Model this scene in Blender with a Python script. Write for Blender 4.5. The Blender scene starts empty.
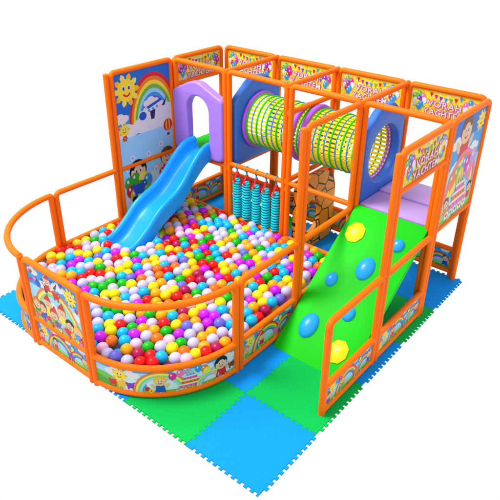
import bpy, bmesh, math, random
from mathutils import Vector as V, Matrix
from mathutils.geometry import tessellate_polygon
random.seed(7)
sc = bpy.context.scene
COL = sc.collection
PI = math.pi
# ------------------------------------------------------------------ measures (one bay is close to one unit)
US = [0.0, 0.983, 1.954, 2.934, 3.934]
VB, VM, VL, VF = 1.037, -1.074, -2.072, -3.122
TOP, RAIL, LOWR = 2.34, 1.085, 0.37
TR = 0.034                                   # tube radius
# ------------------------------------------------------------------ materials
def lin(c):
    c = c/255.0
    return c/12.92 if c <= 0.04045 else ((c+0.055)/1.055)**2.4
def srgb(r, g, b): return (lin(r), lin(g), lin(b), 1)
def material(name, col, rough=0.4, var=0.08, nscale=6.0, bump=0.0, bscale=200.0, spec=0.3, coat=0.0):
    m = bpy.data.materials.new(name); m.use_nodes = True
    nt = m.node_tree; b = nt.nodes['Principled BSDF']
    b.inputs['Roughness'].default_value = rough
    b.inputs['Specular IOR Level'].default_value = spec
    b.inputs['Coat Weight'].default_value = coat
    b.inputs['Coat Roughness'].default_value = 0.12
    tc = nt.nodes.new('ShaderNodeTexCoord')
    n = nt.nodes.new('ShaderNodeTexNoise'); n.inputs['Scale'].default_value = nscale; n.inputs['Detail'].default_value = 4
    nt.links.new(tc.outputs['Object'], n.inputs['Vector'])
    mx = nt.nodes.new('ShaderNodeMix'); mx.data_type = 'RGBA'
    mx.inputs[6].default_value = tuple(x*(1-var) for x in col[:3])+(1,)
    mx.inputs[7].default_value = tuple(min(1, x*(1+var)) for x in col[:3])+(1,)
    nt.links.new(n.outputs['Fac'], mx.inputs[0]); nt.links.new(mx.outputs[2], b.inputs['Base Color'])
    if bump > 0:
        n2 = nt.nodes.new('ShaderNodeTexNoise'); n2.inputs['Scale'].default_value = bscale; n2.inputs['Detail'].default_value = 3
        nt.links.new(tc.outputs['Object'], n2.inputs['Vector'])
        bp = nt.nodes.new('ShaderNodeBump'); bp.inputs['Strength'].default_value = bump; bp.inputs['Distance'].default_value = 0.01
        nt.links.new(n2.outputs['Fac'], bp.inputs['Height']); nt.links.new(bp.outputs['Normal'], b.inputs['Normal'])
    return m
M = {}
M['orange'] = material('orange_vinyl_sleeve', (0.92, 0.158, 0.001, 1), 0.45, 0.06, 5, 0.10, 90, 0.14)
M['purple'] = material('lilac_moulded_plastic', (0.36, 0.20, 0.78, 1), 0.35, 0.04, 4, 0.05, 60)
M['blue'] = material('blue_moulded_plastic', (0.030, 0.165, 0.70, 1), 0.35, 0.05, 4, 0.05, 60)
M['slide'] = material('sky_blue_moulded_plastic', (0.006, 0.335, 0.92, 1), 0.3, 0.04, 4, 0.03, 60, 0.25)
M['green'] = material('green_vinyl_pad', (0.007, 0.55, 0.005, 1), 0.5, 0.05, 3, 0.06, 70, 0.15)
M['deck_green'] = material('green_deck_vinyl', (0.006, 0.46, 0.004, 1), 0.55, 0.06, 4, 0.05, 70, 0.08)
M['deck_lilac'] = material('lilac_deck_vinyl', (0.48, 0.32, 0.76, 1), 0.4, 0.04, 4, 0.05, 70)
M['hold_blue'] = material('blue_grip_resin', (0.012, 0.37, 0.92, 1), 0.3, 0.04, 9)
M['hold_yellow'] = material('yellow_grip_resin', (0.80, 0.66, 0.004, 1), 0.35, 0.04, 9)
M['net_yellow'] = material('yellow_webbing', (0.92, 0.78, 0.005, 1), 0.6, 0.08, 20, 0.2, 300)
M['net_green'] = material('green_rope', (0.02, 0.66, 0.01, 1), 0.6, 0.1, 20, 0.2, 300)
M['net_blue'] = material('blue_rope', (0.03, 0.34, 0.80, 1), 0.6, 0.1, 20, 0.2, 300)
M['ring'] = material('violet_moulded_ring', (0.42, 0.11, 0.78, 1), 0.35, 0.05, 5)
M['eva_blue'] = material('blue_foam_mat', (0.002, 0.29, 0.92, 1), 0.75, 0.17, 70, 0.6, 150, 0.12)
M['eva_green'] = material('green_foam_mat', (0.001, 0.47, 0.075, 1), 0.75, 0.17, 70, 0.6, 150, 0.12)
M['red_strap'] = material('red_webbing', (0.72, 0.012, 0.012, 1), 0.55, 0.08, 20, 0.2, 300)
M['hook'] = material('cyan_cord', (0.02, 0.45, 0.70, 1), 0.4, 0.05, 20)
M['bolt'] = material('pale_bolt_cap', (0.75, 0.75, 0.70, 1), 0.35, 0.05, 20)
def cyan_ribbed():
    m = material('cyan_ribbed_vinyl', (0.02, 0.52, 0.72, 1), 0.4, 0.03, 6)
    nt = m.node_tree; b = nt.nodes['Principled BSDF']
    tc = nt.nodes.new('ShaderNodeTexCoord'); sp = nt.nodes.new('ShaderNodeSeparateXYZ')
    nt.links.new(tc.outputs['Object'], sp.inputs[0])
    mu = nt.nodes.new('ShaderNodeMath'); mu.operation = 'MULTIPLY'; mu.inputs[1].default_value = 1/0.0385
    fr = nt.nodes.new('ShaderNodeMath'); fr.operation = 'FRACT'
    gt = nt.nodes.new('ShaderNodeMath'); gt.operation = 'GREATER_THAN'; gt.inputs[1].default_value = 0.72
    nt.links.new(sp.outputs[2], mu.inputs[0]); nt.links.new(mu.outputs[0], fr.inputs[0]); nt.links.new(fr.outputs[0], gt.inputs[0])
    mx = nt.nodes.new('ShaderNodeMix'); mx.data_type = 'RGBA'
    mx.inputs[6].default_value = (0.003, 0.80, 0.98, 1); mx.inputs[7].default_value = (0.004, 0.03, 0.05, 1)
    nt.links.new(gt.outputs[0], mx.inputs[0]); nt.links.new(mx.outputs[2], b.inputs['Base Color'])
    return m
M['bag'] = cyan_ribbed()
def stone_print():
    m = material('brown_stone_pattern_print', (0.4, 0.16, 0.03, 1), 0.5)
    nt = m.node_tree; b = nt.nodes['Principled BSDF']
    tc = nt.nodes.new('ShaderNodeTexCoord')
    vo = nt.nodes.new('ShaderNodeTexVoronoi'); vo.feature = 'DISTANCE_TO_EDGE'; vo.inputs['Scale'].default_value = 4.2
    nt.links.new(tc.outputs['Object'], vo.inputs['Vector'])
    lt = nt.nodes.new('ShaderNodeMath'); lt.operation = 'LESS_THAN'; lt.inputs[1].default_value = 0.032
    nt.links.new(vo.outputs['Distance'], lt.inputs[0])
    v2 = nt.nodes.new('ShaderNodeTexVoronoi'); v2.inputs['Scale'].default_value = 4.2
    nt.links.new(tc.outputs['Object'], v2.inputs['Vector'])
    sp = nt.nodes.new('ShaderNodeSeparateColor'); nt.links.new(v2.outputs['Color'], sp.inputs[0])
    c1 = nt.nodes.new('ShaderNodeMix'); c1.data_type = 'RGBA'
    c1.inputs[6].default_value = (0.78, 0.235, 0.004, 1); c1.inputs[7].default_value = (0.86, 0.31, 0.008, 1)
    nt.links.new(sp.outputs[0], c1.inputs[0])
    c2 = nt.nodes.new('ShaderNodeMix'); c2.data_type = 'RGBA'; c2.inputs[7].default_value = (0.03, 0.012, 0.004, 1)
    nt.links.new(lt.outputs[0], c2.inputs[0]); nt.links.new(c1.outputs[2], c2.inputs[6]); nt.links.new(c2.outputs[2], b.inputs['Base Color'])
    return m
M['stone'] = stone_print()
PRINT = {'white': (235, 235, 235), 'sky': (50, 160, 235), 'deepsky': (28, 112, 212), 'palesky': (160, 222, 250), 'paper': (218, 238, 248),
 'yellow': (255, 228, 45), 'gold': (250, 195, 30), 'pale_yellow': (248, 232, 120), 'orange': (240, 130, 20), 'red': (220, 30, 30), 'pink': (240, 120, 190),
 'magenta': (225, 30, 160), 'purple': (130, 60, 190), 'lilac': (190, 160, 225), 'green': (60, 170, 40), 'leaf': (110, 195, 60), 'mint': (140, 215, 130),
 'blue': (30, 90, 200), 'navy': (30, 40, 110), 'black': (25, 20, 20), 'skin': (240, 195, 150), 'brown': (120, 65, 25), 'grey': (150, 160, 170)}
def pm(k):
    n = 'print_'+k
    if n not in M: M[n] = material('printed_vinyl_'+k, srgb(*[c*0.93 for c in PRINT[k]]), 0.38, 0.05, 8)
    return M[n]
# ------------------------------------------------------------------ object helpers
def tag(o, label=None, cat=None, group=None, kind=None):
    if label: o['label'] = label
    if cat: o['category'] = cat
    if group: o['group'] = group
    if kind: o['kind'] = kind
    return o
def thing(name, label, cat, loc=(0, 0, 0), group=None):
    o = bpy.data.objects.new(name, None); COL.objects.link(o)
    o.location = loc; o.empty_display_size = 0.1
    return tag(o, label, cat, group)
def wloc(o):
    p = V((0, 0, 0))
    while o is not None: p += V(o.location); o = o.parent
    return p
def obj(name, bm, mats, parent=None, loc=None, smooth=40):
    """link a world-space bmesh as ONE mesh object, under parent or at loc"""
    base = wloc(parent) if parent else V(loc or (0, 0, 0))
    bmesh.ops.translate(bm, verts=bm.verts, vec=-base)
    me = bpy.data.meshes.new(name); bm.to_mesh(me); bm.free()
    for m in (mats if isinstance(mats, list) else [mats]): me.materials.append(m)
    if smooth:
        me.shade_smooth(); me.set_sharp_from_angle(angle=math.radians(smooth))
    o = bpy.data.objects.new(name, me); COL.objects.link(o)
    if parent: o.parent = parent
    else: o.location = base
    return o
def sweep(bm, path, r, n=12, closed=False, capped=True):
    path = [V(p) for p in path]; N = len(path); rings = []
    prev = None
    for i, p in enumerate(path):
        a = path[(i-1) % N] if (i > 0 or closed) else p
        b = path[(i+1) % N] if (i < N-1 or closed) else p
        t = (b-a).normalized()
        if prev is None:
            ref = V((0, 0, 1)) if abs(t.z) < 0.9 else V((1, 0, 0))
            x = t.cross(ref).normalized()
        else:
            x = (prev - t*prev.dot(t)).normalized()
        prev = x; y = t.cross(x)
        sc_ = 1.0
        if 0 < i < N-1 or closed:
            c = (p-a).normalized().dot((b-p).normalized()); sc_ = 1/max(0.7, math.sqrt((1+c)/2))
        rings.append([bm.verts.new(p + (x*math.cos(2*PI*k/n) + y*math.sin(2*PI*k/n))*r) for k in range(n)])
    M_ = N if closed else N-1
    for i in range(M_):
        A, B = rings[i], rings[(i+1) % N]
        for k in range(n):
            bm.faces.new((A[k], A[(k+1) % n], B[(k+1) % n], B[k]))
    if capped and not closed:
        for R_, s in ((rings[0], -1), (rings[-1], 1)):
            # shallow domed cap
            c = sum((v.co for v in R_), V())/n
            t = (path[0]-path[1]).normalized() if s < 0 else (path[-1]-path[-2]).normalized()
            inner = [bm.verts.new(c + (v.co-c)*0.72 + t*r*0.28) for v in R_]
            for k in range(n):
                f = (R_[k], R_[(k+1) % n], inner[(k+1) % n], inner[k])
                bm.faces.new(f if s > 0 else f[::-1])
            bm.faces.new(inner if s > 0 else inner[::-1])
    return bm
def tube(path, r=TR, n=14, **k):
    bm = bmesh.new(); sweep(bm, path, r, n, **k); bmesh.ops.recalc_face_normals(bm, faces=bm.faces); return bm
def round_corner(a, c, b, rad, k=6):
    a, c, b = V(a), V(c), V(b)
    d1 = (a-c).normalized(); d2 = (b-c).normalized()
    p1, p2 = c+d1*rad, c+d2*rad
    o = c+(d1+d2)*rad
    out = []
    for i in range(k+1):
        t = i/k*PI/2
        out.append(o - d2*rad*math.cos(t) - d1*rad*math.sin(t))
    return out
def box(bm, lo, hi):
    lo, hi = V(lo), V(hi)
    m = Matrix.Translation((lo+hi)/2) @ Matrix.Diagonal((*(hi-lo), 1))
    bmesh.ops.create_cube(bm, size=1, matrix=m)
    return bm
def bevel_all(bm, w, seg=3, ang=50):
    ed = [e for e in bm.edges if len(e.link_faces) == 2 and e.calc_face_angle() > math.radians(ang)]
    bmesh.ops.bevel(bm, geom=ed, offset=w, segments=seg, profile=0.5, affect='EDGES')
    return bm
def plate(outlines, half, bev, mp):
    """rounded slab from 2D outlines (holes included); mp maps local x, y, z to the world"""
    cu = bpy.data.curves.new('outline', 'CURVE'); cu.dimensions = '2D'; cu.fill_mode = 'BOTH'
    cu.extrude = half-bev; cu.bevel_depth = bev; cu.bevel_resolution = 4; cu.offset = -bev
    for pts in outlines:
        s = cu.splines.new('POLY'); s.points.add(len(pts)-1); s.use_cyclic_u = True
        for i, p in enumerate(pts): s.points[i].co = (p[0], p[1], 0, 1)
    o = bpy.data.objects.new('outline', cu); COL.objects.link(o)
    dg = bpy.context.evaluated_depsgraph_get(); me = o.evaluated_get(dg).to_mesh()
    bm = bmesh.new(); bm.from_mesh(me)
    o.evaluated_get(dg).to_mesh_clear(); bpy.data.objects.remove(o); bpy.data.curves.remove(cu)
    bmesh.ops.remove_doubles(bm, verts=bm.verts, dist=1e-5)
    for v in bm.verts: v.co = mp(*v.co)
    bmesh.ops.recalc_face_normals(bm, faces=bm.faces)
    return bm
def smooth_poly(pts, rad, k=5):
    """round every corner of a polygon"""
    out = []; n = len(pts)
    for i in range(n):
        a, c, b = V(pts[i-1]), V(pts[i]), V(pts[(i+1) % n])
        l = min(rad, (a-c).length*0.45, (b-c).length*0.45)
        p1 = c+(a-c).normalized()*l; p2 = c+(b-c).normalized()*l
        for j in range(k+1):
            t = j/k
            out.append(tuple(p1*(1-t)**2 + c*2*t*(1-t) + p2*t*t))
    return out
# ------------------------------------------------------------------ printed artwork: flat coloured shapes on a board
TXT = {}
def text_tris(s, offset=0.0):
    key = (s, offset)
    if key in TXT: return TXT[key]
    cu = bpy.data.curves.new('lettering', 'FONT'); cu.body = s; cu.size = 1; cu.align_x = 'CENTER'; cu.offset = offset; cu.resolution_u = 3
    cu.space_character = 1.06
    o = bpy.data.objects.new('lettering', cu); COL.objects.link(o)
    dg = bpy.context.evaluated_depsgraph_get(); ev = o.evaluated_get(dg); me = ev.to_mesh()
    me.calc_loop_triangles()
    tr = [[(me.vertices[i].co.x, me.vertices[i].co.y) for i in t.vertices] for t in me.loop_triangles]
    ev.to_mesh_clear(); bpy.data.objects.remove(o); bpy.data.curves.remove(cu)
    TXT[key] = tr
    return tr
def cut(c, x, keep_right):
    out = []
    for i in range(len(c)):
        p, q = c[i-1], c[i]; a, b = (p[0]-x, q[0]-x) if keep_right else (x-p[0], x-q[0])
        if (a >= 0) != (b >= 0): t = a/(a-b); out.append((x, p[1]+(q[1]-p[1])*t))
        if b >= 0: out.append(q)
    return out
def slice_poly(c, w):
    """cut a shape into upright strips so that it can follow a curved board"""
    lo, hi = min(p[0] for p in c), max(p[0] for p in c); res = []
    for k in range(int(lo/w), int(hi/w)+1):
        d = cut(cut(c, k*w, True), (k+1)*w, False); e = []
        for q in d:
            if not e or abs(q[0]-e[-1][0])+abs(q[1]-e[-1][1]) > 1e-6: e.append(q)
        if len(e) > 2 and abs(sum(e[i-1][0]*e[i][1]-e[i][0]*e[i-1][1] for i in range(len(e)))) > 1e-8: res.append(e)
    return res
class Art:
    def __init__(s, w, h, seed=1): s.w, s.h, s.items, s.r, s.lay = w, h, [], random.Random(seed), 0
    def add(s, mat, *polys):
        s.lay += 1
        for p in polys:
            q = [(min(s.w, max(0, x)), min(s.h, max(0, y))) for x, y in p]
            s.items.append((s.lay, mat, q))
    def rect(s, m, x0, y0, x1, y1):
        n = max(1, int(abs(x1-x0)/0.06)); d = (x1-x0)/n
        s.add(m, *[[(x0+d*i, y0), (x0+d*(i+1), y0), (x0+d*(i+1), y1), (x0+d*i, y1)] for i in range(n)])
    def ell(s, m, x, y, a, b=None, n=18, rot=0, t0=0, t1=2*PI):
        b = b or a; c, sn = math.cos(rot), math.sin(rot); P = []
        for i in range(n + (0 if t1-t0 > 6.28 else 1)):
            t = t0+(t1-t0)*i/n; px, py = a*math.cos(t), b*math.sin(t)
            P.append((x+px*c-py*sn, y+px*sn+py*c))
        s.add(m, P)
    def arc(s, m, x, y, r0, r1, t0=0, t1=PI, n=20, sq=1.0):
        Q = []
        for i in range(n):
            a, b = t0+(t1-t0)*i/n, t0+(t1-t0)*(i+1)/n
            Q.append([(x+r0*math.cos(a), y+sq*r0*math.sin(a)), (x+r1*math.cos(a), y+sq*r1*math.sin(a)), (x+r1*math.cos(b), y+sq*r1*math.sin(b)), (x+r0*math.cos(b), y+sq*r0*math.sin(b))])
        s.add(m, *Q)
    def rainbow(s, x, y, r, w, t0=0, t1=PI, sq=1.0, cols=('red', 'orange', 'yellow', 'leaf', 'sky', 'purple')):
        k = w/len(cols)
        for i, c in enumerate(cols): s.arc(c, x, y, r-k*(i+1), r-k*i, t0, t1, 22, sq)
    def cloud(s, x, y, r, m='white'):
        for dx, dy, k in ((-1.1, 0, .7), (0, .25, 1), (1.1, .05, .75), (.5, -.2, .8), (-.5, -.2, .75)): s.ell(m, x+dx*r, y+dy*r, r*k, r*k*.8)
    def balloon(s, m, x, y, r, rot=0):
        s.ell(m, x, y, r, r*1.2, rot=rot); s.ell('white', x-r*.3, y+r*.45, r*.22, r*.32)
        s.add(m, [(x-r*.25, y-r*1.4), (x+r*.25, y-r*1.4), (x, y-r*1.1)])
    def bunch(s, x, y, r):
        cs = ['sky', 'leaf', 'pink', 'magenta', 'white', 'purple', 'yellow', 'red', 'sky']
        for i, (dx, dy) in enumerate(((-.2, 1.6), (-1.5, .8), (1.1, 1), (1.5, -.2), (-1.3, -.6), (0, .1), (-.5, -1.2), (.6, -1.3), (.1, -2.2))):
            s.balloon(cs[(i+s.r.randrange(2)) % 9], x+dx*r, y+dy*r, r*.85)
    def sun(s, x, y, r):
        for i in range(10):
            a = i*PI/5; s.add('pale_yellow' if i % 2 else 'gold', [(x+r*.8*math.cos(a-.28), y+r*.8*math.sin(a-.28)), (x+r*1.25*math.cos(a-.2), y+r*1.25*math.sin(a-.2)), (x+r*1.5*math.cos(a), y+r*1.5*math.sin(a)), (x+r*1.25*math.cos(a+.2), y+r*1.25*math.sin(a+.2)), (x+r*.8*math.cos(a+.28), y+r*.8*math.sin(a+.28))])
        s.ell('yellow', x, y, r); s.face(x, y, r)
    def face(s, x, y, r):
        for d in (-1, 1):
            s.ell('white', x+d*r*.32, y+r*.22, r*.17, r*.26); s.ell('navy', x+d*r*.30, y+r*.18, r*.10, r*.17)
        s.arc('red', x, y-r*.12, r*.30, r*.46, PI*1.12, PI*1.88, 8)
    def heart(s, m, x, y, r):
        s.ell(m, x-r*.45, y+r*.25, r*.55); s.ell(m, x+r*.45, y+r*.25, r*.55); s.add(m, [(x-r*.95, y+.05*r), (x, y-r), (x+r*.95, y+.05*r)])
    def child(s, x, y, r, shirt, hair, hat=None):
        s.add(shirt, [(x-r*.9, y-r*2.3), (x+r*.9, y-r*2.3), (x+r*.6, y-r*.6), (x-r*.6, y-r*.6)])
        for d in (-1, 1): s.ell('skin', x+d*r*1.15, y-r*1.0, r*.28, r*.6, rot=-d*.6)
        s.ell(hair, x, y+r*.15, r*1.08); s.ell('skin', x, y-r*.1, r*.92, r*.88); s.face(x, y-r*.1, r*.85)
        if hat: s.add(hat, [(x-r*1.0, y+r*.45), (x+r*1.0, y+r*.45), (x+r*.3, y+r*1.9)])
        else: s.arc(hair, x, y+r*.1, r*.55, r*1.08, .25, PI-.25, 8)
    def flower(s, m, c, x, y, r):
        for i in range(6): s.ell(m, x+r*math.cos(i*PI/3), y+r*math.sin(i*PI/3), r*.55, n=8)
        s.ell(c, x, y, r*.6, n=10)
    def beast(s, m, x, y, r):
        s.ell(m, x, y, r, r*.75); s.ell(m, x+r*.9, y+r*.45, r*.55); s.ell('white', x+r*1.0, y+r*.55, r*.14, n=8)
        s.rect(m, x-r*.8, y-r*1.2, x-r*.35, y-r*.2); s.rect(m, x+r*.35, y-r*1.2, x+r*.8, y-r*.2); s.ell(m, x-r*.9, y+r*.5, r*.35)
    def cake(s, x, y, w):
        for i, (k, m) in enumerate(((1, 'pink'), (.78, 'orange'), (.56, 'pink'))):
            h = w*.2; y0 = y+i*h
            s.rect(m, x-w*k/2, y0, x+w*k/2, y0+h); s.rect('white', x-w*k/2, y0+h*.7, x+w*k/2, y0+h)
            for j in range(5): s.ell('red' if j % 2 else 'brown', x-w*k/2+w*k*(j+.5)/5, y0+h*.35, h*.16, n=8)
        for j in (-1, 0, 1):
            s.rect('sky', x+j*w*.13-w*.02, y+w*.6, x+j*w*.13+w*.02, y+w*.74); s.ell('yellow', x+j*w*.13, y+w*.78, w*.03, w*.045, n=8)
    def plane(s, x, y, r):
        s.ell('white', x, y, r*1.5, r*.42, rot=.2); s.ell('blue', x-r*1.2, y-r*.25, r*.45, r*.4); s.add('navy', [(x-r*.3, y), (x+r*.4, y+r*.1), (x+r*.2, y-r*.8), (x-r*.2, y-r*.8)])
        s.add('blue', [(x-r*.7, y+r*.5), (x+r*1.2, y+r*1.0), (x+r*1.2, y+r*.75), (x-r*.5, y+r*.25)]); s.add('navy', [(x+r*1.2, y+r*.2), (x+r*1.9, y+r*1.0), (x+r*1.6, y+r*.2)])
        for i in range(3): s.ell('sky', x-r*.4+i*r*.5, y+r*.1+i*r*.1, r*.14, n=8)
    def hot_air(s, x, y, r):
        s.ell('red', x, y, r, r*1.1); s.ell('gold', x, y, r*.55, r*1.08); s.ell('red', x, y, r*.2, r*1.06); s.rect('brown', x-r*.3, y-r*1.9, x+r*.3, y-r*1.4)
    def text(s, m, st, x, y, size, off, sx=1.0):
        wd = []
        for ch in st:
            xs = [px for t in text_tris(ch, 0.0) for px, py in t]; wd.append(max(xs)-min(xs)+.13)
        cx = -sum(wd)/2
        for ch, k in zip(st, wd):                      # one layer per letter
            for t in text_tris(ch, off):               # strokes of a fat letter overlap: lift each face a hair
                s.add(m, [(x+(px+cx+k/2)*size*sx, y+py*size) for px, py in t]); s.lay -= .82
            s.lay = math.ceil(s.lay)+1; cx += k
    def confetti(s, n, cols, r, x0=0, x1=None, y0=0, y1=None):
        x1 = x1 or s.w; y1 = y1 or s.h
        for i in range(n): s.ell(s.r.choice(cols), s.r.uniform(x0, x1), s.r.uniform(y0, y1), r*s.r.uniform(.6, 1.3), n=6)
    def emit(s, bm, mp, keys, step=0.00003, slices=0):
        for lay, m, p in s.items:
            if m not in keys: keys.append(m)
            c = []
            for q in p:
                if not c or (abs(q[0]-c[-1][0])+abs(q[1]-c[-1][1]) > 1e-6): c.append(q)
            if len(c) > 2 and abs(c[0][0]-c[-1][0])+abs(c[0][1]-c[-1][1]) < 1e-6: c.pop()
            if len(c) < 3: continue
            ar = sum(c[i-1][0]*c[i][1]-c[i][0]*c[i-1][1] for i in range(len(c)))
            if abs(ar) < 1e-8: continue
            if ar < 0: c = c[::-1]
            for d in (slice_poly(c, slices) if slices else [c]):
                f = bm.faces.new([bm.verts.new(mp(x, y, lay*step)) for x, y in d]); f.material_index = keys.index(m)
def art_party(w, h, seed):
    a = Art(w, h, seed); a.rect('yellow', 0, 0, w, h)
    a.confetti(60, ['pale_yellow', 'pale_yellow', 'white', 'gold'], h*.075); a.confetti(80, ['gold', 'pale_yellow', 'white', 'leaf', 'orange'], h*.03)
    a.confetti(26, ['pink', 'sky', 'leaf', 'white', 'magenta'], h*.022, w*.04, w*.96, 0, h*.45)
    for i in range(7):
        t = (i+.5)/7; x = w*(.26+.5*t); y = h*(.97-.28*math.sin(PI*t)*.55)
        a.add(['red', 'magenta', 'purple', 'sky', 'leaf', 'red', 'sky'][i], [(x-w*.026, y), (x+w*.026, y), (x, y-h*.17)])
    a.bunch(w*.13, h*.60, h*.125); a.bunch(w*.87, h*.60, h*.125)
    for ln, (y, st) in enumerate(((h*.42, 'VORAH'), (h*.10, 'YACHTEM'))):
        sx = .98 if ln else 1.1
        a.text('magenta', st, w*.5, y, h*.33, 0.072, sx); a.text('pink', st, w*.5, y, h*.33, 0.030, sx); a.text('white', st, w*.5, y, h*.33, 0.006, sx)
    return a
def art_kids(w, h, seed):
    a = Art(w, h, seed); r = a.r
    a.rect('sky', 0, 0, w, h); a.rect('palesky', 0, 0, w, h*.6); a.rect('mint', 0, 0, w, h*.28); a.rect('green', 0, 0, w, h*.14)
    for x in (.12, .35, .62, .9): a.cloud(w*x, h*.86, h*.11)
    a.rainbow(w*.45, h*.1, h*.78, h*.30); a.rainbow(w*.83, h*.1, h*.6, h*.24)
    a.sun(w*.14, h*.66, h*.17)
    cs = ['red', 'yellow', 'blue', 'magenta', 'leaf', 'orange', 'purple']; hs = ['brown', 'black', 'gold', 'orange']
    r.shuffle(cs)
    n = max(4, int(w/h*1.35))
    for i in range(n):
        x = w*(.07+.86*i/(n-1))
        if i % 3 == 2: a.beast(r.choice(['purple', 'sky', 'pink', 'orange', 'grey']), x, h*.3, h*.15)
        else: a.child(x, h*(.5 if i % 2 else .42), h*.14, cs[i % 7], r.choice(hs), r.choice([None, None, 'red']))
    for i in range(int(n*1.6)):
        x = w*(.03+.94*i/(n*1.6)); a.flower(r.choice(['red', 'white', 'yellow', 'magenta']), 'orange', x, h*.07, h*.035)
    a.heart('red', w*.55, h*.85, h*.09); a.balloon('magenta', w*.3, h*.75, h*.08); a.balloon('yellow', w*.72, h*.72, h*.08); a.balloon('sky', w*.95, h*.7, h*.08)
    return a
def art_sun(w, h, seed):
    a = Art(w, h, seed)
    for i, m in enumerate(('paper', 'palesky', 'sky', 'deepsky')): a.rect(m, 0, h*(0, .26, .56, .72)[i], w, h)
    for x, y, k in ((.5, .70, .15), (.78, .76, .13), (.92, .68, .14), (.62, .78, .10), (.66, .66, .16)): a.cloud(w*x, h*y, w*k)
    a.rainbow(w*.66, h*.61, w*.46, w*.25, .0, PI, 1.58, ('red', 'orange', 'yellow', 'leaf', 'palesky', 'sky', 'purple'))
    for x, y, k in ((.55, .69, .10), (.62, .76, .08), (.78, .70, .11), (.9, .66, .14), (.38, .615, .11), (.62, .60, .16), (.15, .60, .12), (.85, .59, .12), (.05, .70, .08)): a.cloud(w*x, h*y, w*k)
    a.rect('palesky', 0, h*.46, w, h*.565)
    a.sun(w*.2, h*.885, w*.155)
    a.plane(w*.63, h*.70, w*.15)
    a.hot_air(w*.91, h*.565, w*.085); a.sun(w*.10, h*.625, w*.07); a.flower('red', 'leaf', w*.1, h*.565, w*.03)
    for x, y in ((.2, .41), (.5, .40), (.75, .44), (.88, .38), (.1, .34), (.62, .27), (.4, .30), (.85, .2), (.55, .13)): a.flower('paper', 'lilac', w*x, h*y, w*.034)
    a.child(w*.28, h*.30, w*.15, 'leaf', 'black'); a.child(w*.86, h*.33, w*.13, 'red', 'brown')
    for i, (x, y, m) in enumerate(((.10, .23, 'green'), (.22, .25, 'green'), (.36, .24, 'yellow'), (.45, .21, 'sky'), (.12, .17, 'red'), (.3, .18, 'green'), (.42, .15, 'leaf'), (.18, .13, 'gold'))): a.balloon(m, w*x, h*y, w*.085)
    a.beast('blue', w*.27, h*.17, w*.11); a.ell('black', w*.17, h*.10, w*.05); a.balloon('red', w*.75, h*.22, w*.07); a.balloon('green', w*.85, h*.20, w*.06)
    return a
def art_cake(w, h, seed):
    a = Art(w, h, seed)
    for i, m in enumerate(('palesky', 'sky', 'deepsky')): a.rect(m, 0, h*(0, .55, .8)[i], w, h)
    a.cloud(w*.18, h*.78, w*.09); a.cloud(w*.75, h*.64, w*.09); a.cloud(w*.25, h*.55, w*.08)
    a.sun(w*.86, h*.88, w*.095)
    a.child(w*.42, h*.86, w*.165, 'red', 'brown'); 
    a.rainbow(w*.52, h*.24, w*.47, w*.20, 0, PI, 1.25, ('pink', 'orange', 'pale_yellow', 'mint', 'lilac'))
    for x, y, m in ((.35, .46, 'leaf'), (.56, .52, 'sky'), (.66, .50, 'magenta'), (.82, .54, 'lilac'), (.25, .36, 'yellow'), (.47, .42, 'gold'), (.74, .42, 'pink'), (.22, .43, 'orange')): a.balloon(m, w*x, h*y, w*.10)
    a.rect('mint', 0, 0, w, h*.13); a.rect('leaf', 0, 0, w, h*.06)
    a.child(w*.16, h*.22, w*.07, 'orange', 'brown'); a.child(w*.88, h*.22, w*.07, 'red', 'black')
    a.cake(w*.53, h*.12, w*.52)
    for i in range(5):
        a.rect('white', w*(.18+i*.135), h*.045, w*(.29+i*.135), h*.115); a.heart(['red', 'green', 'blue', 'magenta', 'orange'][i], w*(.235+i*.135), h*.08, w*.03)
    a.confetti(24, ['pink', 'magenta', 'white', 'yellow'], w*.014, 0, w, 0, h*.05)
    return a
def art_rainbow(w, h, seed):
    a = Art(w, h, seed)
    for i, m in enumerate(('mint', 'palesky', 'sky')): a.rect(m, 0, h*(0, .3, .65)[i], w, h)
    a.cloud(w*.12, h*.9, w*.06); a.cloud(w*.62, h*.86, w*.07); a.cloud(w*.9, h*.5, w*.06); a.cloud(w*.35, h*.45, w*.10)
    a.rainbow(w*.5, h*.05, w*.47, w*.17, 0, PI, 1.2, ('orange', 'pale_yellow', 'mint', 'palesky', 'lilac'))
    a.ell('palesky', w*.5, h*.35, w*.27, h*.26); a.cloud(w*.45, h*.40, w*.08); a.cloud(w*.62, h*.3, w*.07)
    a.plane(w*.36, h*.77, w*.13); a.child(w*.40, h*.87, w*.06, 'red', 'white', 'red'); a.beast('red', w*.55, h*.68, w*.06)
    a.sun(w*.84, h*.82, w*.085)
    for x, y, m in ((.08, .88, 'red'), (.06, .72, 'magenta'), (.93, .62, 'red'), (.68, .93, 'purple'), (.15, .78, 'pink')): a.heart(m, w*x, h*y, w*.035)
    for x, y, s_, hh, ht in ((.34, .44, 'yellow', 'gold', 'red'), (.62, .43, 'yellow', 'orange', 'red'), (.45, .28, 'leaf', 'brown', 'red'), (.75, .26, 'orange', 'black', None), (.22, .28, 'blue', 'brown', None), (.9, .22, 'pink', 'gold', None), (.1, .3, 'green', 'orange', None)): a.child(w*x, h*y, w*.075, s_, hh, ht)
    for i in range(12): a.flower(a.r.choice(['red', 'white', 'yellow', 'magenta', 'pink']), 'orange', w*(.04+.083*i), h*(.05+.05*(i % 2)), w*.022)
    for i in range(5): a.beast(a.r.choice(['green', 'purple', 'orange', 'red', 'sky']), w*(.12+.19*i), h*.13, w*.04)
    return a
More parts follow.
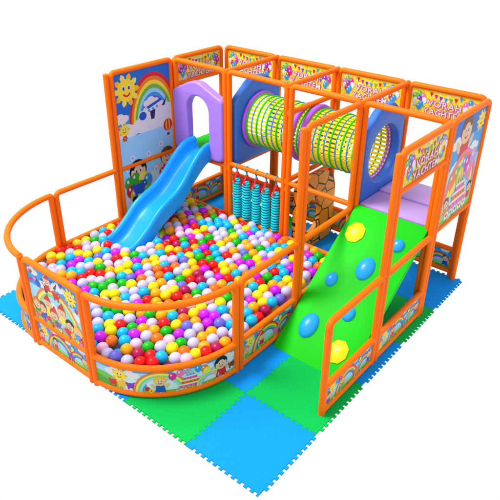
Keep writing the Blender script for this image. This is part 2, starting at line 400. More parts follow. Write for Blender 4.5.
def art_parade(w, h, seed):
    a = Art(w, h, seed)
    a.rect('paper', 0, 0, w, h); a.rect('palesky', 0, h*.55, w, h); a.rect('sky', 0, h*.86, w, h)
    for x in (.16, .27, .45, .58, .75, .93): a.cloud(w*x, h*.72, h*.20)
    a.ell('leaf', w*.05, h*.05, w*.17, h*.55); a.ell('green', w*.02, h*.0, w*.15, h*.40)
    a.sun(w*.20, h*.66, h*.21)
    for i, m in enumerate(('red', 'gold', 'purple', 'sky')): a.beast(m, w*(.145+.065*i), h*.28, h*.15)
    a.rect('leaf', w*.33, 0, w, h*.13)
    a.rainbow(w*.47, h*.02, h*.92, h*.30, 0, PI, 1.0, ('orange', 'pale_yellow', 'mint', 'palesky'))
    a.child(w*.47, h*.52, h*.20, 'blue', 'gold'); a.ell('red', w*.385, h*.2, h*.09); a.flower('yellow', 'red', w*.41, h*.12, h*.06)
    a.cake(w*.665, h*.12, h*.82)
    for x, y, m in ((.60, .78, 'pink'), (.64, .86, 'lilac'), (.72, .80, 'sky'), (.76, .72, 'orange'), (.775, .6, 'yellow'), (.55, .7, 'magenta')): a.balloon(m, w*x, h*y, h*.13)
    a.rainbow(w*.80, h*.05, h*.5, h*.2, 0, PI, 1.0, ('pale_yellow', 'mint', 'palesky', 'lilac'))
    a.child(w*.88, h*.64, h*.24, 'red', 'black'); a.beast('brown', w*.965, h*.36, h*.13)
    a.confetti(26, ['red', 'yellow', 'white', 'magenta'], h*.025, w*.3, w, 0, h*.14)
    return a
ARTS = {'party': art_party, 'kids': art_kids, 'sun': art_sun, 'cake': art_cake, 'rainbow': art_rainbow, 'parade': art_parade}
def banner(parent, p0, p1, z0, z1, n, kind, seed=1, both=False, label=None):
    """a printed board between two plan points, artwork on the side the normal n points to"""
    p0, p1, n = V((*p0, 0)), V((*p1, 0)), V((*n, 0)).normalized()
    w = (p1-p0).length
    bm = bmesh.new(); keys = ['white']
    t = (p1-p0).normalized(); hb = 0.006
    vs = [bm.verts.new(p+V((0, 0, z))+n*s) for s in (-hb, hb) for (p, z) in ((p0, z0), (p1, z0), (p1, z1), (p0, z1))]
    for q in ((0, 1, 2, 3), (7, 6, 5, 4), (0, 4, 5, 1), (1, 5, 6, 2), (2, 6, 7, 3), (3, 7, 4, 0)): bm.faces.new([vs[i] for i in q])
    bmesh.ops.recalc_face_normals(bm, faces=bm.faces)
    for nn in ([n, -n] if both else [n]):
        e = V((0, 0, 1)).cross(nn); o = p0 if e.dot(t) > 0 else p1
        ARTS[kind](w, z1-z0, seed).emit(bm, lambda x, y, l: o+e*x+V((0, 0, z0+y))+nn*(hb+0.0006+l), keys)
    ob = obj('banner', bm, [pm(k) for k in keys], parent, smooth=0)
    if label: ob['label'] = label
    return ob
def curved_banner(parent, fn, z0, z1, kind, seed):
    """fn(t) -> plan point and outward normal for t in 0..1"""
    N = 40; L = 0; pts = [fn(i/N) for i in range(N+1)]
    for i in range(N): L += (pts[i+1][0]-pts[i][0]).length
    bm = bmesh.new(); keys = ['white']; hb = 0.006
    for s in (-hb, hb):
        row = [(bm.verts.new(V((*(p+nn*s), z0))), bm.verts.new(V((*(p+nn*s), z1)))) for p, nn in pts]
        for i in range(N):
            q = (row[i][0], row[i+1][0], row[i+1][1], row[i][1]); bm.faces.new(q if s > 0 else q[::-1])
    def mp(x, y, l):
        p, nn = fn(min(1, max(0, x/L))); return V((*(p+nn*(hb+0.0012+l)), z0+y))
    ARTS[kind](L, z1-z0, seed).emit(bm, mp, keys, 0.00004, .03)
    return obj('banner', bm, [pm(k) for k in keys], parent, smooth=0)
# ------------------------------------------------------------------ tube frames
def frame(label, a, b, ia, ib, h=TOP, low=None, bars=(), tall=None, foot=True, name='tube_frame', cat='frame', group=None):
    """rectangular tube frame from plan point a to b (inset ia, ib); tall='b': the post at b rises past a low top rail"""
    a, b = V((*a, 0)), V((*b, 0)); t = (b-a).normalized(); a = a+t*ia; b = b-t*ib
    root = thing(name, label, cat, tuple((a+b)/2), group)
    Z = lambda z: V((0, 0, z))
    rad = 0.056
    top = RAIL if tall else h
    if tall:
        p, q = (a, b) if tall == 'b' else (b, a)
        path = [p, ] + round_corner(p, p+Z(top), q+Z(top), rad) + [q+Z(top)]
        obj('rail', tube(path), M['orange'], root)
        obj('post', tube([q, q+Z(h)]), M['orange'], root)
    else:
        path = [a] + round_corner(a, a+Z(top), b+Z(top), rad) + round_corner(a+Z(top), b+Z(top), b, rad) + [b]
        obj('rail', tube(path), M['orange'], root)
    for z in bars: obj('crossbar', tube([a+Z(z), b+Z(z)], TR*0.94, capped=False), M['orange'], root)
    # joint collars where the bars meet the posts
    root['a'] = list(a); root['b'] = list(b)
    return root
def fboard(root, z0, z1, n, kind, seed, label=None, both=False):
    a, b = V(root['a'][:]), V(root['b'][:]); t = (b-a).normalized()
    p0, p1 = a+t*(TR-.004), b-t*(TR-.004)
    return banner(root, p0[:2], p1[:2], z0, z1, n, kind, seed, both, label)
I = 0.036; J = 0.062
# left side
f = frame('orange tube frame with yellow party banner, on the left end behind the lilac arch', (0, 0), (0, VB), I, J, bars=(1.99, 1.06, LOWR, .05))
fboard(f, 2.0, 2.31, (1, 0), 'party', 3, 'yellow party banner with balloon bunches and pink lettering'); fboard(f, .06, LOWR, (1, 0), 'kids', 11, 'children and rainbow banner near the floor')
f = frame('tall orange tube frame filled by the sun and aeroplane picture left of the slide', (0, VM), (0, 0), I, I, bars=(1.07, LOWR, .05))
fboard(f, .38, 2.31, (1, 0), 'sun', 5, 'tall picture of smiling sun, rainbow and aeroplane over clouds')
f = frame('low orange rail frame with one tall post, on the straight left edge of the pit', (0, VL), (0, VM), I, I, bars=(LOWR, .05), tall='b')
fboard(f, .06, LOWR, (-1, 0), 'kids', 12)
# front picture frame
f = frame('low orange tube frame holding the pastel rainbow and children picture at the pit front', (US[1], VF), (US[2], VF), I, I, h=RAIL, bars=(LOWR, .05))
fboard(f, LOWR+.03, RAIL-.03, (0, -1), 'rainbow', 6, 'picture of pastel rainbow with children and smiling sun'); fboard(f, .06, LOWR-.02, (0, -1), 'kids', 13, 'low strip of children and flowers')
# the two quarter round frames
def quarter(label, cx, cy, ru, rv, t0, t1, kind, seed, g):
    def fn(t, grow=0):
        a = t0+(t1-t0)*t
        return V((cx+(ru)*math.cos(a), cy+(rv)*math.sin(a))), V((math.cos(a)/ru, math.sin(a)/rv)).normalized()
    e = I/1.6
    P = lambda z, lo=e, hi=1-e, N=30: [V((*fn(lo+(hi-lo)*i/N)[0], z)) for i in range(N+1)]
    root = thing('curved_rail', label, 'curved frame', V((*fn(.5)[0], 0)), g)
    s, q = P(0)[0], P(0)[-1]
    obj('post', tube([s, s+V((0, 0, RAIL))]), M['orange'], root); obj('post', tube([q, q+V((0, 0, RAIL))]), M['orange'], root)
    obj('rail', tube(P(RAIL-.004)), M['orange'], root)
    for z in (LOWR, .05): obj('crossbar', tube(P(z), TR*.97, capped=False), M['orange'], root)
    curved_banner(root, lambda t: fn(e+.012+(1-2*e-.024)*t), .065, LOWR-.015, kind, seed)
    return root
quarter('curved orange rail frame at the far left corner of the ball pit', US[1], VL, US[1], VL-VF, PI, PI*1.5, 'kids', 14, None)
quarter('curved orange rail frame at the pit front over a sun and cake strip', US[2], VL, US[3]-US[2], VL-VF, PI*1.5, PI*2, 'parade', 15, None)
# right side of the pit
f = frame('low orange rail frame with one tall post, between curved front rail and ramp', (US[3], VL), (US[3], VM), I, I, bars=(LOWR, .05), tall='b')
fboard(f, .06, LOWR, (1, 0), 'kids', 16)
f = frame('tall open orange tube frame along the left edge of the green ramp', (US[3], VM), (US[3], 0), I, J, bars=(RAIL, LOWR, .05))
fboard(f, .06, LOWR, (1, 0), 'kids', 17)
# ramp right side
f = frame('low orange rail frame with round corner at the right foot of the green ramp', (US[4], VL), (US[4], VM), I, I, bars=(LOWR-.03, .05), tall='b')
fboard(f, .07, LOWR-.04, (1, 0), 'kids', 18)
f = frame('tall orange tube frame with yellow party banner beside the upper half of the ramp', (US[4], VM), (US[4], 0), I, I, bars=(1.95, 1.07, LOWR-.03, .05))
fboard(f, 1.96, 2.31, (1, 0), 'party', 4, 'yellow party banner with balloon bunches and pink lettering'); fboard(f, .07, LOWR-.04, (1, 0), 'kids', 19, 'low strip of children and flowers')
f = frame('tall orange tube frame filled by the birthday cake picture at the right end wall', (US[4], 0), (US[4], VB), I, J, bars=(1.10,))
fboard(f, 1.11, 2.31, (1, 0), 'cake', 7, 'picture of balloons under a rainbow with a birthday cake', True)
# back wall
bl = ['behind the lilac arch and green deck', 'behind the first half of the net tunnel', 'behind the second half of the net tunnel', 'behind the lilac deck at the top of the ramp']
for k in range(4):
    f = frame('orange back frame with party banner '+bl[k], (US[k], VB), (US[k+1], VB), J if k == 0 else I, J if k == 3 else I, bars=(1.99, LOWR+.02, .08), group='back wall frames with party banners')
    fboard(f, 2.0, 2.31, (0, -1), 'party', 20+k, 'yellow party banner with balloon bunches and pink lettering'); fboard(f, .09, LOWR+.02, (0, -1), 'kids', 30+k, 'low strip of children and rainbow')
# middle row (front faces of the four bays)
ml = ['orange tube frame round the lilac arch, above the slide', 'open orange tube frame carrying the cyan punch bags', 'open orange tube frame in front of the brown stone pattern panel', 'open orange tube frame at the top of the green ramp']
mb = [(1.06, LOWR-.04), (1.115, LOWR-.04), (1.115, LOWR-.04), (1.06,)]
for k in range(4):
    frame(ml[k], (US[k], 0), (US[k+1], 0), J if k == 0 else I, J if k == 3 else I, bars=mb[k])
# depth bars joining front row to back row
cl = ['pair of orange front to back bars between the lilac arch and net tunnel', 'set of orange front to back bars around the middle of the net tunnel', 'pair of orange front to back bars between net tunnel and lilac platform']
for k in (1, 2, 3):
    t = thing('cross_brace', cl[k-1], 'brace', (US[k], VB/2, TOP), 'front to back bars under the open roof')
    zs = (TOP, 1.045) if k != 2 else (TOP, 2.01, 1.13, 1.02)
    for z in zs:
        obj('crossbar', tube([(US[k], -.012, z), (US[k], VB+.012, z)], TR*.96), M['orange'], t)
# ------------------------------------------------------------------ moulded panels
def arch_panel():
    out = smooth_poly([(.035, 1.10), (.035, 1.955), (.10, 1.985), (.36, 2.115), (.52, 2.135), (.66, 2.07), (.86, 1.985), (.945, 1.955), (.945, 1.10)], .11)
    cx, w, zt = .5, .195, 1.74
    hole = [(cx-w, 1.15)] + [(cx-w*math.cos(PI*i/20), zt+.20*math.sin(PI*i/20)) for i in range(21)] + [(cx+w, 1.15)]
    t = thing('arch_panel', 'lilac moulded plastic arch panel over the top of the blue slide', 'arch panel', (.5, 0, 1.1))
    obj('panel', plate([out, smooth_poly(hole, .02, 3)], .065, .03, lambda x, y, z: V((x, z, y))), M['purple'], t)
arch_panel()
def tunnel_panel(u, label, tw):
    v0, v1 = .05, VB-.05; c = .53
    out = smooth_poly([(v0, 1.09), (v0, 1.97), (c-.16, 2.20), (c+.16, 2.20), (v1, 1.97), (v1, 1.09)], .07)
    hole = [(c+.345*math.cos(2*PI*i/40), 1.62+.345*math.sin(2*PI*i/40)) for i in range(40)]
    t = thing('tunnel_panel', label, 'tunnel panel', (u, c, 1.09))
    obj('panel', plate([out, hole], .055, .03, lambda x, y, z: V((u+z, x, y))), M['blue'], t)
tunnel_panel(US[1]+.055, 'blue moulded panel with a round hole at the slide end of the net tunnel', 1)
tunnel_panel(US[3]+.0, 'blue moulded panel with a round hole at the ramp end of the net tunnel', -1)
# net tunnel
TC = (.53, 1.62); NR = .335
def ring_bm(u, R, r, flat=1.0, n=48, m=10):
    bm = bmesh.new(); rings = []
    for i in range(n):
        a = 2*PI*i/n
        rings.append([bm.verts.new((u+r*flat*math.cos(2*PI*j/m), TC[0]+(R+r*math.sin(2*PI*j/m))*math.cos(a), TC[1]+(R+r*math.sin(2*PI*j/m))*math.sin(a))) for j in range(m)])
    for i in range(n):
        for j in range(m): bm.faces.new((rings[i][j], rings[(i+1) % n][j], rings[(i+1) % n][(j+1) % m], rings[i][(j+1) % m]))
    bmesh.ops.recalc_face_normals(bm, faces=bm.faces); return bm
tn = thing('net_tunnel', 'round crawl tunnel of yellow webbing straps with green and blue hoops', 'tunnel', (1.95, TC[0], TC[1]))
u0, u1 = US[1]+.12, US[3]-.05
NS = 38
for i in range(NS):
    bm = bmesh.new(); a0 = 2*PI*(i-.28)/NS; a1 = 2*PI*(i+.28)/NS
    V8 = [bm.verts.new((u, TC[0]+R*math.cos(a), TC[1]+R*math.sin(a))) for u in (u0, u1) for R in (NR-.005, NR+.003) for a in (a0, a1)]
    for q in ((0, 1, 3, 2), (4, 6, 7, 5), (0, 4, 5, 1), (2, 3, 7, 6), (0, 2, 6, 4), (1, 5, 7, 3)): bm.faces.new([V8[j] for j in q])
    bmesh.ops.recalc_face_normals(bm, faces=bm.faces)
    obj('webbing_strap', bm, M['net_yellow'], tn, smooth=0)
nh = 22
for i in range(nh):
    u = u0+.05+(u1-u0-.10)*i/(nh-1)
    g = i % 2 == 0
    obj('hoop', ring_bm(u, NR+.009, .0125 if g else .008, 1, 40, 6), M['net_green'] if g else M['net_blue'], tn)
for u, lab in ((US[1]+.135, None), (1.875, None), (2.03, None), (US[3]-.075, None)):
    obj('ring', ring_bm(u, NR+.022, .030, 1.35 if 1.5 < u < 2.5 else 1.0, 56, 12), M['ring'], tn)
# decks
def slab(lo, hi, b=.012):
    bm = bmesh.new(); box(bm, lo, hi); bevel_all(bm, b, 2); return bm
tag(obj('platform_deck', slab((.04, .07, 1.085), (US[1]+.03, VB-.05, 1.14)), M['deck_green'], loc=(.5, .5, 1.085)), 'green padded platform behind the lilac arch at the top of the slide', 'platform')
t = thing('platform_deck', 'lilac padded platform at the top of the green ramp', 'platform', (3.43, .5, 1.09))
obj('pad', slab((US[3]+.06, .04, 1.085), (US[4]-.045, .49, 1.145)), M['deck_lilac'], t)
obj('pad', slab((US[3]+.06, .50, 1.085), (US[4]-.045, VB-.05, 1.165)), M['deck_lilac'], t)
# slide
def slide():
    t = thing('slide', 'sky blue wavy plastic slide running down into the ball pit', 'slide', (.5, -.7, 0))
    prof = [(.03, 1.165), (-.06, 1.16), (-.16, 1.13), (-.28, 1.055), (-.42, .945), (-.56, .82), (-.70, .72), (-.84, .655), (-.98, .60), (-1.10, .53), (-1.22, .43), (-1.34, .34), (-1.46, .285), (-1.58, .26)]
    # refine
    P = []
    for i in range(len(prof)-1):
        for k in range(4):
            s = k/4; p0 = prof[max(0, i-1)]; p1 = prof[i]; p2 = prof[i+1]; p3 = prof[min(len(prof)-1, i+2)]
            f_ = lambda a, b, c, d: .5*((2*b)+(-a+c)*s+(2*a-5*b+4*c-d)*s*s+(-a+3*b-3*c+d)*s**3)
            P.append((f_(p0[0], p1[0], p2[0], p3[0]), f_(p0[1], p1[1], p2[1], p3[1])))
    P.append(prof[-1])
    bm = bmesh.new(); rings = []
    for i, (v, z) in enumerate(P):
        s = i/(len(P)-1)
        hw = .205+.050*min(1, s*1.5)                     # half width to the outer side of the rim
        up = .165+.03*math.exp(-((v+.30)/.25)**2) - .04*max(0, (s-.85)/.15)
        dn = .075
        rw = .082
        sec = [(-hw, z-dn), (-hw-.005, z+up*.6), (-hw+.010, z+up*.90), (-hw+rw*.30, z+up*.99), (-hw+rw*.55, z+up), (-hw+rw*.88, z+up*.91), (-hw+rw*1.02, z+up*.70), (-hw+rw*1.18, z+up*.22), (-hw+rw*1.5, z+.010), (-hw*.35, z)]
        full = sec+[(-x, y) for x, y in sec[::-1]]
        full += [(hw-.03, z-dn+.0), (-hw+.03, z-dn+.0)]
        rings.append([bm.verts.new((.505+x, v, y)) for x, y in full])
    n = len(rings[0])
    for i in range(len(rings)-1):
        for k in range(n): bm.faces.new((rings[i][k], rings[i][(k+1) % n], rings[i+1][(k+1) % n], rings[i+1][k]))
    bm.faces.new(rings[0]); bm.faces.new(rings[-1][::-1])
    bmesh.ops.recalc_face_normals(bm, faces=bm.faces)
    obj('chute', bm, M['slide'], t, smooth=55)
slide()
# ramp with climbing holds
RT, RB = V((0, -.005, 1.150)), V((0, -1.56, .012))
rd = (RB-RT).normalized(); rn = V((1, 0, 0)).cross(rd); rn = rn if rn.z > 0 else -rn
def on_ramp(u, v):
    k = (v-RT.y)/(RB.y-RT.y); p = RT+(RB-RT)*k; return V((u, p.y, p.z))
t = thing('climbing_ramp', 'bright green padded climbing ramp with blue and yellow grips', 'ramp', (3.43, -1.56, 0))
bm = bmesh.new()
ra, rb = US[3]+.045, US[4]-.045
th = .07
vs = []
for u in (ra, rb):
    vs.append([bm.verts.new(V((u, 0, 0))+p) for p in (RT, RB, RB-rn*.02+V((0, .06, 0)), RT-rn*th)])
a, b = vs
for k in range(4): bm.faces.new((a[k], a[(k+1) % 4], b[(k+1) % 4], b[k]))
bm.faces.new(a); bm.faces.new(b[::-1]); bmesh.ops.recalc_face_normals(bm, faces=bm.faces)
bevel_all(bm, .012, 2, 20)
obj('pad', bm, M['green'], t)
def hold(u, v, ru, rl, rh, yellow=False):
    bm = bmesh.new(); c = on_ramp(u, v); n = 8 if yellow else 24
    fr = Matrix(((1, rd.x, rn.x), (0, rd.y, rn.y), (0, rd.z, rn.z)))
    if yellow:
        prof = [(1.0, 0), (1.0, .35), (.62, .85), (.25, 1.0)]
    else:
        prof = [(math.cos(a*PI/16), math.sin(a*PI/16)) for a in range(0, 8)]
    rings = []
    for s, z in prof: rings.append([bm.verts.new(c+fr@V((ru*s*math.cos(2*PI*k/n+.2), rl*s*math.sin(2*PI*k/n+.2), rh*z-.006))) for k in range(n)])
    for i in range(len(rings)-1):
        for k in range(n): bm.faces.new((rings[i][k], rings[i][(k+1) % n], rings[i+1][(k+1) % n], rings[i+1][k]))
    bm.faces.new(rings[-1]); bmesh.ops.recalc_face_normals(bm, faces=bm.faces)
    o = obj('grip', bm, M['hold_yellow'] if yellow else M['hold_blue'], t, smooth=25 if yellow else 80)
    bb = bmesh.new(); bmesh.ops.create_uvsphere(bb, u_segments=12, v_segments=6, radius=.011, matrix=Matrix.Translation(c+rn*(rh-.008)))
    obj('bolt', bb, M['bolt'], o)
    o['label'] = 'yellow octagonal grip' if yellow else 'blue rounded grip'
for a_ in ((3.155, -.285, .115, .135, .05, True), (3.665, -1.345, .115, .135, .05, True), (3.478, -.575, .10, .145, .075), (3.19, -.785, .07, .09, .06),
           (3.675, -.265, .075, .085, .07), (3.232, -1.25, .105, .15, .075), (3.565, -1.01, .075, .09, .065)): hold(*a_)
# brown stone pattern panel under the tunnel
out = smooth_poly([(.06, .03), (.06, 1.08), (.30, 1.11), (.62, 1.11), (.82, 1.06), (.97, .86), (.985, .03)], .12)
hole = [(.43+.19*math.cos(2*PI*i/24), .52+.25*math.sin(2*PI*i/24)) for i in range(24)]
t = thing('crawl_panel', 'brown stone pattern panel with a crawl hole under the net tunnel', 'crawl panel', (2.07, .5, .03))
obj('panel', plate([out, hole], .035, .010, lambda x, y, z: V((2.07+z, x, y))), M['stone'], t)
# ------------------------------------------------------------------ punch bags
bag_lab = ['cyan ribbed punch bag on red straps, first from the lilac arch side', 'cyan ribbed punch bag on red straps, second from the lilac arch side', 'cyan ribbed punch bag on red straps, middle of the five', 'cyan ribbed punch bag on red straps, second from the brown stone panel side', 'cyan ribbed punch bag on red straps, nearest the brown stone panel']
def make_bag():
    t = thing('punch_bag', bag_lab[0], 'punch bag', (0, 0, .375), 'punch bags hanging in a row')
    bm = bmesh.new(); n = 20; rings = []
    prof = [(.02, .375), (.05, .378)] + [(.058+.0035*math.cos(2*PI*k/4), .39+k*.0385/4) for k in range(0, 55)] + [(.05, .925), (.02, .932)]
    for r, z in prof: rings.append([bm.verts.new((r*math.cos(2*PI*k/n), r*math.sin(2*PI*k/n), z)) for k in range(n)])
    for i in range(len(rings)-1):
        for k in range(n): bm.faces.new((rings[i][k], rings[i][(k+1) % n], rings[i+1][(k+1) % n], rings[i+1][k]))
    bm.faces.new(rings[0][::-1]); bm.faces.new(rings[-1])
    obj('body', bm, M['bag'], t, smooth=60)
    for d in ((1, 0), (-1, 0), (0, -1)):
        bm = bmesh.new(); d = V((d[0], d[1], 0)); s = V((-d.y, d.x, 0))
        pts = [(0.006, 1.035), (.035, .985), (.064, .92), (.066, .84)] if d.x else [(0.006, 1.035), (.03, .985), (.06, .935), (.066, .90)]
        rows = []
        for (r, z) in pts: rows.append([bm.verts.new(d*(r+o)+s*w+V((0, 0, z))) for o, w in ((0, -.013), (.006, -.013), (.006, .013), (0, .013))])
        for i in range(len(rows)-1):
            for k in range(4): bm.faces.new((rows[i][k], rows[i][(k+1) % 4], rows[i+1][(k+1) % 4], rows[i+1][k]))
        bm.faces.new(rows[0]); bm.faces.new(rows[-1][::-1]); bmesh.ops.recalc_face_normals(bm, faces=bm.faces)
        obj('strap', bm, M['red_strap'], t, smooth=30)
    loop = [V((0, (TR+.002)*math.sin(2*PI*i/20), 1.115+(TR+.003)*math.cos(2*PI*i/20))) for i in range(20)]
    bm = tube(loop, .0055, 8, closed=True); sweep(bm, [(0, 0, 1.075), (0, 0, 1.03)], .012, 8)
    obj('hook', bm, M['hook'], t)
    return t
bag = make_bag()
for k, u in enumerate((1.15, 1.315, 1.48, 1.645, 1.81)):
    if k == 0: r = bag
    else:
        r = bag.copy(); COL.objects.link(r); r['label'] = bag_lab[k]
        for ch in bag.children:
            c = ch.copy(); COL.objects.link(c); c.parent = r
    r.location = (u, 0, .375)
# ------------------------------------------------------------------ foam puzzle floor
TS = .826; X0 = 4.035-5*TS; Y0 = -3.118
NT = 12; TP = TS/NT; TD = .026
def edge(t_len, k0):
    """tab outline along one tile side: list of (along, out)"""
    L = [(0, 0)]
    for k in range(1, NT):
        s = k*TP
        L += [(s+TP*.27, 0), (s+TP*.22, TD), (s+TP*.78, TD), (s+TP*.73, 0)]
    L += [(t_len, 0)]
    return L
def make_tile(i, j, lab):
    x0, y0 = X0+i*TS, Y0+j*TS
    E_ = edge(TS, 0); g = .0012
    pts = []
    # sides at low x / low y take notches, sides at high x / high y carry tabs
    pts += [(x0+a, y0+o) for a, o in E_]                      # bottom: notch inward (o upward)
    pts += [(x0+TS+o, y0+a) for a, o in E_][1:]               # right: tab outward
    pts += [(x0+a, y0+TS+o) for a, o in E_[::-1]][1:]         # top: tab outward
    pts += [(x0+o, y0+a) for a, o in E_[::-1]][1:-1]          # left: notch inward
    bm = bmesh.new(); z = .016
    c = V((x0+TS/2, y0+TS/2))
    q2 = [V((c.x+(p[0]-c.x)*(1-g), c.y+(p[1]-c.y)*(1-g), 0)) for p in pts]
    n = len(q2)
    # small chamfer along the outline: outline inset by e at the top
    e = .0025; ins = []
    for k in range(n):
        p, q, r = q2[k-1], q2[k], q2[(k+1) % n]
        d1 = (q-p).normalized(); d2 = (r-q).normalized(); n1 = V((-d1.y, d1.x, 0)); n2 = V((-d2.y, d2.x, 0)); mm = n1+n2
        ins.append(q+mm*(e/max(.4, mm.dot(n1))))
    lo_ = [bm.verts.new(p+V((0, 0, .001))) for p in q2]; mi_ = [bm.verts.new(p+V((0, 0, z-e))) for p in q2]; hi_ = [bm.verts.new(p+V((0, 0, z))) for p in ins]
    for A_, B_ in ((lo_, mi_), (mi_, hi_)):
        for k in range(n): bm.faces.new((A_[k], A_[(k+1) % n], B_[(k+1) % n], B_[k]))
    for tr in tessellate_polygon([ins]):
        P_ = [hi_[k] for k in tr]
        ar = (P_[1].co-P_[0].co).cross(P_[2].co-P_[0].co).z
        if abs(ar) < 1e-9: continue
        bm.faces.new(P_ if ar > 0 else P_[::-1])
    blue = (i+j) % 2 == 0
    o = obj('foam_mat', bm, M['eva_blue'] if blue else M['eva_green'], loc=(c.x, c.y, 0), smooth=25)
    tag(o, ('blue' if blue else 'green')+' interlocking foam mat '+lab, 'foam mat', 'interlocking foam floor mats')
TL = {(4, 0): 'at the nearest corner of the floor', (3, 0): 'sticking out in front of the curved pit rail', (4, 1): 'in front of the foot of the ramp',
 (3, 1): 'between curved front rail and foot of the ramp', (4, 2): 'beside the middle of the ramp, under the low side rail', (4, 3): 'in the shade under the top of the ramp', (4, 4): 'at the right back corner under the lilac platform',
 (2, 0): 'peeping out under the front picture corner of the pit', (0, 0): 'at the far left corner outside the curved pit rail', (1, 0): 'under the rainbow picture at the front of the pit',
 (3, 2): 'below the left edge of the ramp', (3, 3): 'beside the brown crawl panel near the ramp', (3, 4): 'along the back wall under the ramp end of the tunnel', (2, 3): 'under the brown crawl panel behind the pit', (2, 4): 'along the back wall behind the brown crawl panel',
 (1, 3): 'below the hanging punch bags', (1, 4): 'along the back wall behind the punch bags', (0, 3): 'under the top of the slide', (0, 4): 'at the back left corner under the green platform'}
for (i, j), l in TL.items(): make_tile(i, j, l)
# ------------------------------------------------------------------ balls
BALL = {'lilac white': ((204, 202, 248), 22), 'yellow': ((248, 232, 8), 13), 'amber': ((250, 175, 10), 13), 'cyan': ((6, 188, 248), 16), 'red': ((238, 16, 18), 11), 'magenta': ((206, 26, 250), 10),
        'green': ((12, 190, 12), 10), 'orange': ((246, 118, 16), 7), 'pale pink': ((246, 200, 236), 8), 'crimson': ((180, 12, 84), 2), 'violet blue': ((110, 110, 225), 3)}
names = list(BALL); wts = [BALL[k][1] for k in names]
BR = .0645
def ball_bm(seg, ring, c=(0, 0, 0)):
    bm = bmesh.new(); bmesh.ops.create_uvsphere(bm, u_segments=seg, v_segments=ring, radius=BR); return bm
bmesh_me = {}
for k in names:
    m = material(k.replace(' ', '_')+'_ball_plastic', tuple(x*.84 for x in srgb(*BALL[k][0])[:3])+(1,), 0.30, 0.02, 6, spec=0.28)
    m.node_tree.nodes['Principled BSDF'].inputs['Subsurface Weight'].default_value = 0.3; m.node_tree.nodes['Principled BSDF'].inputs['Subsurface Scale'].default_value = 0.05; m.node_tree.nodes['Principled BSDF'].inputs['Subsurface Radius'].default_value = (1, 1, 1)
    bm = ball_bm(24, 14); me = bpy.data.meshes.new('pit_ball'); bm.to_mesh(me); bm.free(); me.materials.append(m); me.shade_smooth()
    bmesh_me[k] = (me, m)
CAM = V((5.9995, -5.6591, 4.2558))
def inside(u, v, mg=.105):
    if not (mg-.01 < u < US[3]-mg+.01 and VF+mg < v < -mg+.015): return False
    if v < VL:
        if u < US[1]:
            return ((u-US[1])/(US[1]-mg))**2+((v-VL)/(VL-VF-mg))**2 < 1
        if u > US[2]:
            return ((u-US[2])/(US[3]-US[2]-mg))**2+((v-VL)/(VL-VF-mg))**2 < 1
    return True
top = []
rr = random.Random(21)
LA, LB, LO = V((.111, .0575)), V((-.1165, .0765)), V((2.287, -2.949))
def clampin(u, v):
    """keep a ball centre inside the rails; None when it lies well outside"""
    m = .100; u2, v2 = min(US[3]-m, max(m, u)), min(-m, max(VF+m, v))
    if v2 < VL:
        for cx, sg, ru in ((US[1], -1, US[1]-m), (US[2], 1, US[3]-US[2]-m)):
            dx, dy = (u2-cx)*sg, VL-v2; rv = VL-VF-m
            if dx > 0:
                q = math.hypot(dx/ru, dy/rv)
                if q > 1: u2, v2 = cx+sg*dx/q, VL-dy/q
    return (u2, v2) if math.hypot(u2-u, v2-v) < .052 else None
def lattice(off, e):
    out = []
    for i in range(-45, 45):
        for j in range(-45, 45):
            p = LO+LA*(i+off[0])+LB*(j+off[1])
            c = clampin(p.x+rr.gauss(0, e), p.y+rr.gauss(0, e))
            if c and all((c[0]-q[0])**2+(c[1]-q[1])**2 > .0085 for q in out): out.append(c)
    return out
for uu, vv in lattice((0, 0), .0075):
    if not (.20 < uu < .84 and -1.64 < vv < -.92): top.append((uu, vv, .352+rr.uniform(-.012, .018)))
for uu, vv, z in ((.20, -1.50, .37), (.32, -1.66, .38), (.45, -1.70, .38), (.60, -1.68, .385), (.74, -1.66, .375), (.86, -1.52, .37)): top.append((uu, vv, z))
top.sort(key=lambda p: (V(p)-CAM).length)
def zone(u, v):
    if v < -2.62 and u < US[2]+.05: return 'close behind the rainbow picture'
    if v < -2.25 and u >= US[2]-.2: return 'near the curved front rail'
    if u > 2.5 and v < -1.0: return 'near the straight side rail beside the ramp'
    if u > 2.2: return 'near the brown stone panel end of the pit'
    if u < .55: return 'near the left edge rails of the pit'
    if v > -1.0: return 'in the part of the pit near the punch bags'
    if u < 1.35: return 'in the left middle of the pit beyond the slide foot'
    return 'in the open centre of the pit'
rc = random.Random(5)
SV, SF, SM = [], [], []
def sphere_data(seg, ring):
    vs_ = [(0, 0, BR)]+[(BR*math.sin(PI*i/ring)*math.cos(2*PI*k/seg), BR*math.sin(PI*i/ring)*math.sin(2*PI*k/seg), BR*math.cos(PI*i/ring)) for i in range(1, ring) for k in range(seg)]+[(0, 0, -BR)]
    fs_ = [(0, 1+k, 1+(k+1) % seg) for k in range(seg)]
    for i in range(ring-2):
        for k in range(seg):
            q = 1+i*seg; fs_.append((q+k, q+seg+k, q+seg+(k+1) % seg, q+(k+1) % seg))
    q = 1+(ring-2)*seg; fs_ += [(len(vs_)-1, q+(k+1) % seg, q+k) for k in range(seg)]
    return vs_, fs_
SPH = {r: sphere_data(*r) for r in ((24, 14), (14, 9))}
def stuff_ball(p, k, seg, ring):
    vs_, fs_ = SPH[(seg, ring)]; n0 = len(SV)
    SV.extend((x+p[0], y+p[1], z+p[2]) for x, y, z in vs_); SF.extend(tuple(n0+i for i in f) for f in fs_); SM.extend([names.index(k)]*len(fs_))
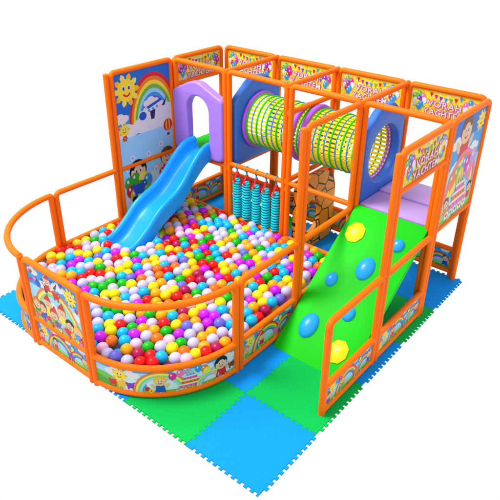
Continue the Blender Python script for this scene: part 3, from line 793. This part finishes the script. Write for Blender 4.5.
for i, p in enumerate(top):
    k = rc.choices(names, wts)[0]
    if i < 300:
        o = bpy.data.objects.new('pit_ball', bmesh_me[k][0]); COL.objects.link(o); o.location = p
        o.rotation_euler = (rc.uniform(0, 3), rc.uniform(0, 3), 0)
        z_ = zone(p[0], p[1])
        tag(o, f'glossy {k} plastic ball {z_}', 'ball', f'{k} balls {z_}')
    else: stuff_ball(p, k, 24, 14)
for lay, off in ((1, (.34, .33)), (2, (0, 0))):
    for uu, vv in lattice(off, .004):
        if .19 < uu < .83 and -1.64 < vv < -1.0: continue
        stuff_ball((uu, vv, .352-.095*lay), rc.choices(names, wts)[0], 14, 9)
me = bpy.data.meshes.new('ball_fill'); me.from_pydata(SV, [], SF)
for k in names: me.materials.append(bmesh_me[k][1])
me.polygons.foreach_set('material_index', SM); me.shade_smooth(); me.update()
o = bpy.data.objects.new('ball_fill', me); COL.objects.link(o)
tag(o, 'mass of small multicoloured plastic balls filling the far part of the pit', 'balls', kind='stuff')
# ------------------------------------------------------------------ floor, light, camera
w = bpy.data.worlds.new('World'); sc.world = w; w.use_nodes = True
nt = w.node_tree; bg = nt.nodes['Background']; bg.inputs[1].default_value = 1.0
tc = nt.nodes.new('ShaderNodeTexCoord'); sx = nt.nodes.new('ShaderNodeSeparateXYZ'); mr = nt.nodes.new('ShaderNodeMapRange')
mr.inputs[1].default_value = 0.0; mr.inputs[2].default_value = 0.35; mr.inputs[3].default_value = 1.0; mr.inputs[4].default_value = 0.95; mr.interpolation_type = 'SMOOTHSTEP'
nt.links.new(tc.outputs['Generated'], sx.inputs[0]); nt.links.new(sx.outputs[2], mr.inputs[0]); nt.links.new(mr.outputs[0], bg.inputs[0])
L = bpy.data.lights.new('softbox', 'AREA'); L.shape = 'DISK'; L.size = 6.0; L.energy = 2500; L.color = (1, .98, .95)
lo = bpy.data.objects.new('softbox', L); COL.objects.link(lo)
tgt = V((2, -1, .5)); d = V((-.52, -.42, 1.25)).normalized()
lo.location = tgt+d*14; lo.rotation_euler = (-d).to_track_quat('-Z', 'Y').to_euler()
cam = bpy.data.cameras.new('camera'); co = bpy.data.objects.new('camera', cam); COL.objects.link(co); sc.camera = co
yaw, pit, rol = 2.2466, .5186, .0152
fwd = V((math.cos(pit)*math.cos(yaw), math.cos(pit)*math.sin(yaw), -math.sin(pit))); ri = V((math.sin(yaw), -math.cos(yaw), 0)); up = ri.cross(fwd)
c, s = math.cos(rol), math.sin(rol); R0 = c*ri+s*up; U0 = -s*ri+c*up
co.matrix_world = Matrix(((R0.x, U0.x, -fwd.x, CAM.x), (R0.y, U0.y, -fwd.y, CAM.y), (R0.z, U0.z, -fwd.z, CAM.z), (0, 0, 0, 1)))
cam.sensor_width = 36; cam.lens = 602.37/500*36; cam.shift_x = (250-254.5)/500; cam.shift_y = (238.58-250)/500
cam.clip_end = 500; cam.clip_start = .05
vs = sc.view_settings; vs.view_transform = 'Standard'; vs.look = 'None'; vs.exposure = 0; vs.gamma = 1
sc.cycles.max_bounces = 8; sc.cycles.use_denoising = True
